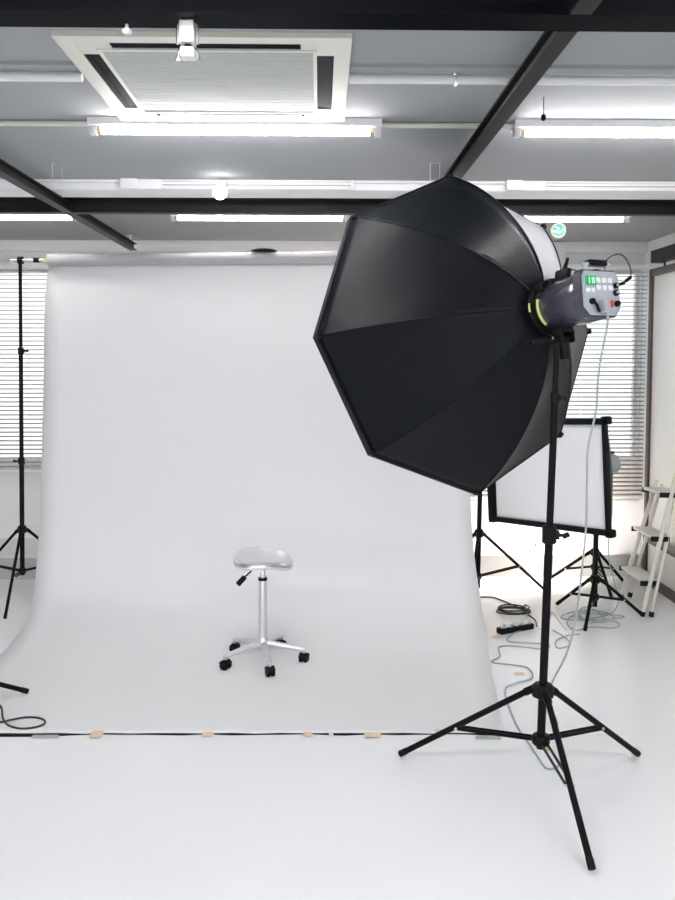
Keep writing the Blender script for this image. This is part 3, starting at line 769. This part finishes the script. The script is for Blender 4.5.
# ------------------------------------------------------------------ power strip and dark coil
p = on(516, 632)
ctr = Vector((p.x, p.y+.02, 0)); dv = (on(540, 626)-on(497, 634)).normalized(); an = math.atan2(dv.y, dv.x)
root = empty('power_strip', ctr, 'black power strip with plugs on the floor beside the paper', 'power strip'); root.rotation_euler = (0, 0, an)
MB().b2((-.13, -.028, 0), (.13, .028, .036), .006).build('body', 'plastic_black', root)
for k, x in enumerate((-.095, -.045, .005, .055, .10)):
    so_ = MB().lathe([(.019, .034), (.019, .0375)], (x, 0, 0), 18).build('socket', 'grey_plate', root)
for k, x in enumerate((-.070, .005, .075)):
    MB().b2((x-.018, -.018, .037), (x+.018, .018, .060), .005).build('plug', 'cable_white' if k != 1 else 'cream_rim', root)
lp_ = loops((on(514, 613).x, on(514, 613).y), .105, .085, 3.2, .10)
lp_ = [on(474, 597.5, .006), on(490, 597, .006), on(501, 600, .006)]+[Vector(q) for q in lp_]+[on(528, 614, .02), on(535, 620, .015), on(537, 626, .02)]
tag(MB().tube(smooth_path(lp_, 4), .0052, 8).build('cable_coil', 'cable_dark'), 'dark brown coil of mains cable behind the power strip', 'cable')
cw = [on(553, 630, .006), on(566, 638, .006), on(570, 645, .006), on(558, 648, .006), on(556, 641, .006), on(566, 636, .006), on(580, 634, .006)]
tag(MB().tube(smooth_path(cw, 6), .004, 8).build('cable_loop', 'cable_grey'), 'short pale loop of cable on the floor right of the main stand pole', 'cable')
cw = [on(534, 628, .012), on(546, 624, .006), on(552, 612, .006), on(560, 622, .006), on(566, 630, .006)]
tag(MB().tube(smooth_path(cw, 6), .004, 8).build('cable_loop', 'cable_white'), 'white lead running from the power strip past main stand', 'cable')

# ------------------------------------------------------------------ stool
sc = Vector((-.322, 4.715, 0))
root = empty('swivel_stool', sc, 'silver wheeled stool with saddle seat on the paper backdrop', 'stool')
zb_ = .004
MB().lathe([(.022, .075), (.030, .085), (.034, .105), (.030, .130), (.026, .150)], (0, 0, 0), 28).build('hub', 'alu', root)
MB().tube([(0, 0, .13), (0, 0, .478)], .0235, 24).build('column', 'alu', root)
MB().tube([(0, 0, .474), (0, 0, .489)], .0255, 24).build('ring', 'plastic_black', root)
MB().tube([(0, 0, .480), (0, 0, .550)], .0155, 20).build('piston', 'chrome', root)
MB().lathe([(.017, .533), (.024, .541), (.026, .566), (.034, .576)], (0, 0, 0), 20).build('seat_mount', 'plastic_black', root)
for k, a_ in enumerate((211, 283, 355, 67, 139)):
    d = Vector((math.cos(R(a_)), math.sin(R(a_)), 0)); rr_ = .232
    n_ = 8; lg = MB()
    pts = [d*(.015+(rr_-.015)*i/n_)+Vector((0, 0, .112-.030*(i/n_)**1.3)) for i in range(n_+1)]
    lg.tube(pts, [.020-.007*(i/n_) for i in range(n_+1)], 14)
    lg.lathe([(.005, .094), (.013, .090), (.014, .070), (.010, .062)], d*rr_, 14)
    lo = lg.build('leg', 'alu', root)
    sd = d.cross(Vector((0, 0, 1))); wd = Matrix.Rotation(R((k*67) % 180-60), 3, 'Z') @ sd
    cst = MB(); c0_ = d*rr_+Vector((0, 0, .028+zb_)); fw = wd.cross(Vector((0, 0, 1)))
    cst.tube([d*rr_+Vector((0, 0, .065)), d*rr_+Vector((0, 0, .05))], .009, 10)
    for q in (-1, 1): cst.tube([c0_+wd*(q*.022), c0_+wd*(q*.006)], .0262, 20)
    cst.tube([c0_+wd*.021, c0_-wd*.021], .012, 10)
    hood = [c0_+fw*.027*math.cos(t)+Vector((0, 0, .027*math.sin(t)+.002)) for t in [R(b) for b in range(15, 170, 15)]]
    for i in range(len(hood)-1): cst.bar(hood[i], hood[i+1], .046, .005, up=(hood[i]-c0_))
    cst.build('caster', 'plastic_black', lo)
st_ = MB().tube([(-.02, -.02, .573), (-.098, -.060, .505)], .0045, 8).build('lever', 'plastic_black', root)
MB().bar((-.094, -.058, .509), (-.134, -.078, .469), .030, .012, up=(1, -1, 1), bev=.004).build('paddle', 'plastic_black', st_)
# saddle seat: rounded triangle, dished, front lip rolled down
seat = MB(); nr_, na = 14, 60; top = []; 
def seat_p(q, t, off=0):
    rad = .160*(1+.075*math.cos(3*(t-R(-18))))*q
    x = rad*math.cos(t)*1.03; y = rad*math.sin(t)*.98
    z = .593+.034*q**2.2+(-.085*x)+(.14*y)+.008*q**3*math.cos(3*(t-R(162)))
    if q > .84: z -= .75*(q-.84)**2+.06*(q-.84)
    return Vector((x, y, z+off))
rows = []
ct = seat.bm.verts.new(seat_p(0, 0)); cb_ = seat.bm.verts.new(seat_p(0, 0, -.012))
T = [[seat.bm.verts.new(seat_p((i+1)/nr_, 2*PI*k/na)) for k in range(na)] for i in range(nr_)]
B = [[seat.bm.verts.new(seat_p((i+1)/nr_*.985, 2*PI*k/na, -.012-.008*((i+1)/nr_))) for k in range(na)] for i in range(nr_)]
for k in range(na):
    k2 = (k+1) % na
    seat.bm.faces.new((ct, T[0][k], T[0][k2])); seat.bm.faces.new((cb_, B[0][k2], B[0][k]))
    for i in range(nr_-1):
        seat.bm.faces.new((T[i][k], T[i+1][k], T[i+1][k2], T[i][k2])); seat.bm.faces.new((B[i][k], B[i][k2], B[i+1][k2], B[i+1][k]))
    seat.bm.faces.new((T[-1][k], B[-1][k], B[-1][k2], T[-1][k2]))
seat.build('seat', 'seat_alu', root)

# ------------------------------------------------------------------ step ladder leaning by the partition
Ff, Fn = on(620.5, 598), on(642, 616)
Ff.y += .0
tf_, tn_ = at(657, 480, Ff.y), at(674, 484, Fn.y)
Rf, Rn = on(628, 600), on(648.5, 616.5)
root = empty('step_ladder', (Fn+Ff)/2, 'folded cream metal step ladder with three treads beside the partition', 'ladder')
o_ = (Fn+Ff)/2
def lad(a_, b_, w_, d_, nm, m='ladder', ext=0):
    a_ = Vector(a_)-o_; b_ = Vector(b_)-o_
    return MB().bar(a_+Vector((0, 0, .012)), b_, w_, d_, up=(1, -.3, 0), bev=.003).build(nm, m, root)
leanv = (tf_-Ff).normalized()
r1 = lad(Ff, tf_, .050, .024, 'front_rail'); r2 = lad(Fn, Fn+(tn_-Fn)*1.08, .046, .026, 'front_rail')
off = Vector((.055, .02, 0))
r3 = lad(Ff+Vector((.075, .03, 0)), tf_+Vector((.035, .0, -.03)), .040, .02, 'rear_leg'); r4 = lad(Fn+Vector((.055, -.01, 0)), tn_+Vector((.030, 0, -.03)), .036, .02, 'rear_leg')
for (b_, par, dd) in ((Ff, r1, leanv), (Fn, r2, (tn_-Fn).normalized()), (Ff+Vector((.075, .03, 0)), r3, leanv), (Fn+Vector((.055, -.01, 0)), r4, (tn_-Fn).normalized())):
    MB().bar(b_-o_+Vector((0, 0, .0)), b_-o_+dd*.035+Vector((0, 0, .0)), .05, .03, up=(1, -.3, 0), bev=.004).build('rubber_foot', 'plastic_black', par)
for k, fz in enumerate((.265, .60, .93)):
    A = Ff+(tf_-Ff)*fz-o_; Bq = Fn+(tn_-Fn)*fz-o_
    dr = (Bq-A).normalized(); out_ = Vector((-1, 0, 0)); out_ = (out_-dr*out_.dot(dr)).normalized(); out_.z = 0
    dp = .13 if k < 2 else .15
    c_ = (A+Bq)/2+out_*(-.02)
    M3 = Matrix((dr, Vector((0, 0, 1)).cross(dr).normalized(), Vector((0, 0, 1)))).transposed()
    nrm = M3.col[1]; sgn = 1 if nrm.x < 0 else -1
    ctr_ = (A+Bq)/2+nrm*sgn*(.005)
    tr_ = MB().box(ctr_, ((Bq-A).length-.024, dp, .020), M3, .004).build('tread', 'tread', root)
    rb = MB()
    for q in range(5): rb.box(ctr_+nrm*(dp*(q-2)/6)+Vector((0, 0, .0108)), ((Bq-A).length-.05, .006, .002), M3)
    rb.build('grip_ribs', 'ladder', tr_)
    for q, P_ in ((1, Bq), (-1, A)):
        MB().box(P_+dr*(.014*q)+nrm*sgn*.01-Vector((0, 0, .012)), (.010, dp*.95, .034), M3, .002).build('end_bracket', 'plastic_black', tr_)

# lit modelling lamp on the second stand, behind the rectangular softbox, throwing light on the back wall
lc = Vector((s2c.x+.02*.78, 6.20, .78))
root = empty('flash_head', lc, 'low lamp head on the stand behind, lighting the wall base', 'flash head')
MB().tube([(0, 0, .0), (0, 0, .05)], .018, 14).build('stand_socket', 'plastic_black', root)
dl = Vector((-.60, .75, -.28)).normalized(); ql = dl.to_track_quat('Z', 'Y').to_matrix().to_4x4(); Ml = Matrix.Translation((0, 0, .09)) @ ql
MB().lathe([(.050, -.10), (.058, -.08), (.058, .06), (.052, .07)], (0, 0, 0), 24, Ml).build('body', 'teal_grey', root)
rf = MB()
prf = [(.055, .062), (.085, .13), (.086, .13), (.056, .060)]
ringsl = [[rf.bm.verts.new(Ml @ Vector((a_*math.cos(2*PI*k/24), a_*math.sin(2*PI*k/24), z_))) for k in range(24)] for a_, z_ in prf]
for A_, B_ in zip(ringsl, ringsl[1:]):
    for k in range(24): rf.bm.faces.new((A_[k], A_[(k+1) % 24], B_[(k+1) % 24], B_[k]))
rf.build('reflector', 'silver_lining', root)
MB().lathe([(.010, .07), (.022, .080), (.026, .095), (.018, .112), (.004, .118)], (0, 0, 0), 16, Ml).build('bulb', 'modelling_bulb', root)

# little things by the back step
p = on(645, 571); 
tag(MB().b2((p.x-.05, SYF-.16, 0), (p.x+.06, SYF-.02, .13), .006).build('storage_box', 'dark_blue'), 'small dark blue box in front of the step behind the ladder', 'box')
p = at(537, 549, 6.62)
root = empty('small_ornament', (p.x, 6.66, .175), 'small clear and orange object on the low step by window', 'ornament')
m1 = MB(); m1.lathe([(.045, 0), (.048, .004), (.040, .010), (.02, .012)], (-.03, 0, 0), 20); m1.build('dish', 'grey_plate', root)
m1 = MB()
for k in range(7):
    t = k*2*PI/7+.3; m1.tube(smooth_path([(0, 0, .01), (.03*math.cos(t), .02*math.sin(t), .05), (.055*math.cos(t), .03*math.sin(t), .10+.02*math.sin(3*t))], 4), [.006]*9, 8)
m1.build('petals', 'clear_plastic', root)
m1 = MB(); m1.lathe([(.004, .040), (.014, .050), (.017, .062), (.010, .075), (.003, .080)], (.006, -.01, 0), 14); m1.build('core', 'orange', root)
# dark oval object on top of the roll
q = at(265, 252, 6.0); tt = (q.x-cL.x)/ax_.x; c_ = cL+ax_*tt
tag(MB().lathe([(.015, -.006), (.060, -.004), (.092, .002), (.060, .012), (.015, .015)], (0, 0, 0), 24).build('dark_disc', 'plastic_black', loc=(c_.x, c_.y, zR+rr+.006)), 'dark flat oval object lying on top of the paper roll', 'disc')

# near stand at lower left: one foot reaches into view, with a cable loop
nf = on(28, 694); nc = Vector((-1.98, 4.02, 0))
dn = (nf-nc); L_ = dn.length; a0 = math.degrees(math.atan2(dn.y, dn.x))
ft_ = [(nf.x, nf.y)]+[(nc.x+L_*math.cos(R(a0+q)), nc.y+L_*math.sin(R(a0+q))) for q in (120, 240)]
stand('light_stand', nc, 'black light stand at the left edge, only a leg tip showing', 'light stand', .26, .12, .5, (0, 1, 2), [(.09, .9, .0165), (.88, 1.5, .013)], [(.9, 0, .02)], legr=.0125, hubr=.036, foots=ft_)
cp = [on(-30, 700, .20), on(-8, 702, .10), on(1, 707, .04), on(3, 718, .009), on(8, 725, .009), on(20, 728.5, .009), on(34, 727.5, .009), on(44, 724, .009), on(44, 720, .009), on(36, 717.5, .009), on(24, 717.5, .009), on(10, 720, .012), on(-5, 723, .009), on(-40, 727, .009)]
tag(MB().tube(smooth_path(cp, 6), .005, 8).build('cable_loop', 'cable_dark'), 'dark cable loop on the paper at the lower left edge', 'cable')

# ------------------------------------------------------------------ daylight and exposure
wd = bpy.data.worlds.new('sky'); S.world = wd; wd.use_nodes = True
bg = wd.node_tree.nodes['Background']; bg.inputs[0].default_value = (.93, .96, 1.0, 1); bg.inputs[1].default_value = 1.9
nt = wd.node_tree; tc = nt.nodes.new('ShaderNodeTexCoord'); sp = nt.nodes.new('ShaderNodeSeparateXYZ'); mr = nt.nodes.new('ShaderNodeMapRange')
nt.links.new(tc.outputs['Generated'], sp.inputs[0]); nt.links.new(sp.outputs['Y'], mr.inputs[0])
mr.inputs[1].default_value = -.3; mr.inputs[2].default_value = .3; mr.inputs[3].default_value = 1.6; mr.inputs[4].default_value = .66
mc_ = nt.nodes.new('ShaderNodeMix'); mc_.data_type = 'RGBA'; mf_ = nt.nodes.new('ShaderNodeMapRange'); nt.links.new(sp.outputs['Y'], mf_.inputs[0]); mf_.inputs[1].default_value = -.3; mf_.inputs[2].default_value = .3
mc_.inputs[6].default_value = (.93, .96, 1, 1); mc_.inputs[7].default_value = (1, .985, .955, 1); nt.links.new(mf_.outputs[0], mc_.inputs[0]); nt.links.new(mc_.outputs[2], bg.inputs[0])
mg = nt.nodes.new('ShaderNodeMapRange'); nt.links.new(sp.outputs['Z'], mg.inputs[0])
mg.inputs[1].default_value = -.04; mg.inputs[2].default_value = .04; mg.inputs[3].default_value = .22; mg.inputs[4].default_value = 1.0   # the ground outside is darker than the sky
mm = nt.nodes.new('ShaderNodeMath'); mm.operation = 'MULTIPLY'; nt.links.new(mr.outputs[0], mm.inputs[0]); mx_ = nt.nodes.new('ShaderNodeMath'); mx_.operation = 'MAXIMUM'; nt.links.new(mg.outputs[0], mx_.inputs[0]); nt.links.new(mf_.outputs[0], mx_.inputs[1]); nt.links.new(mx_.outputs[0], mm.inputs[1])
nt.links.new(mm.outputs[0], bg.inputs[1])
S.view_settings.view_transform = 'Standard'; S.view_settings.look = 'None'; S.view_settings.gamma = 1; S.view_settings.use_curve_mapping = False
S.view_settings.exposure = 1.23
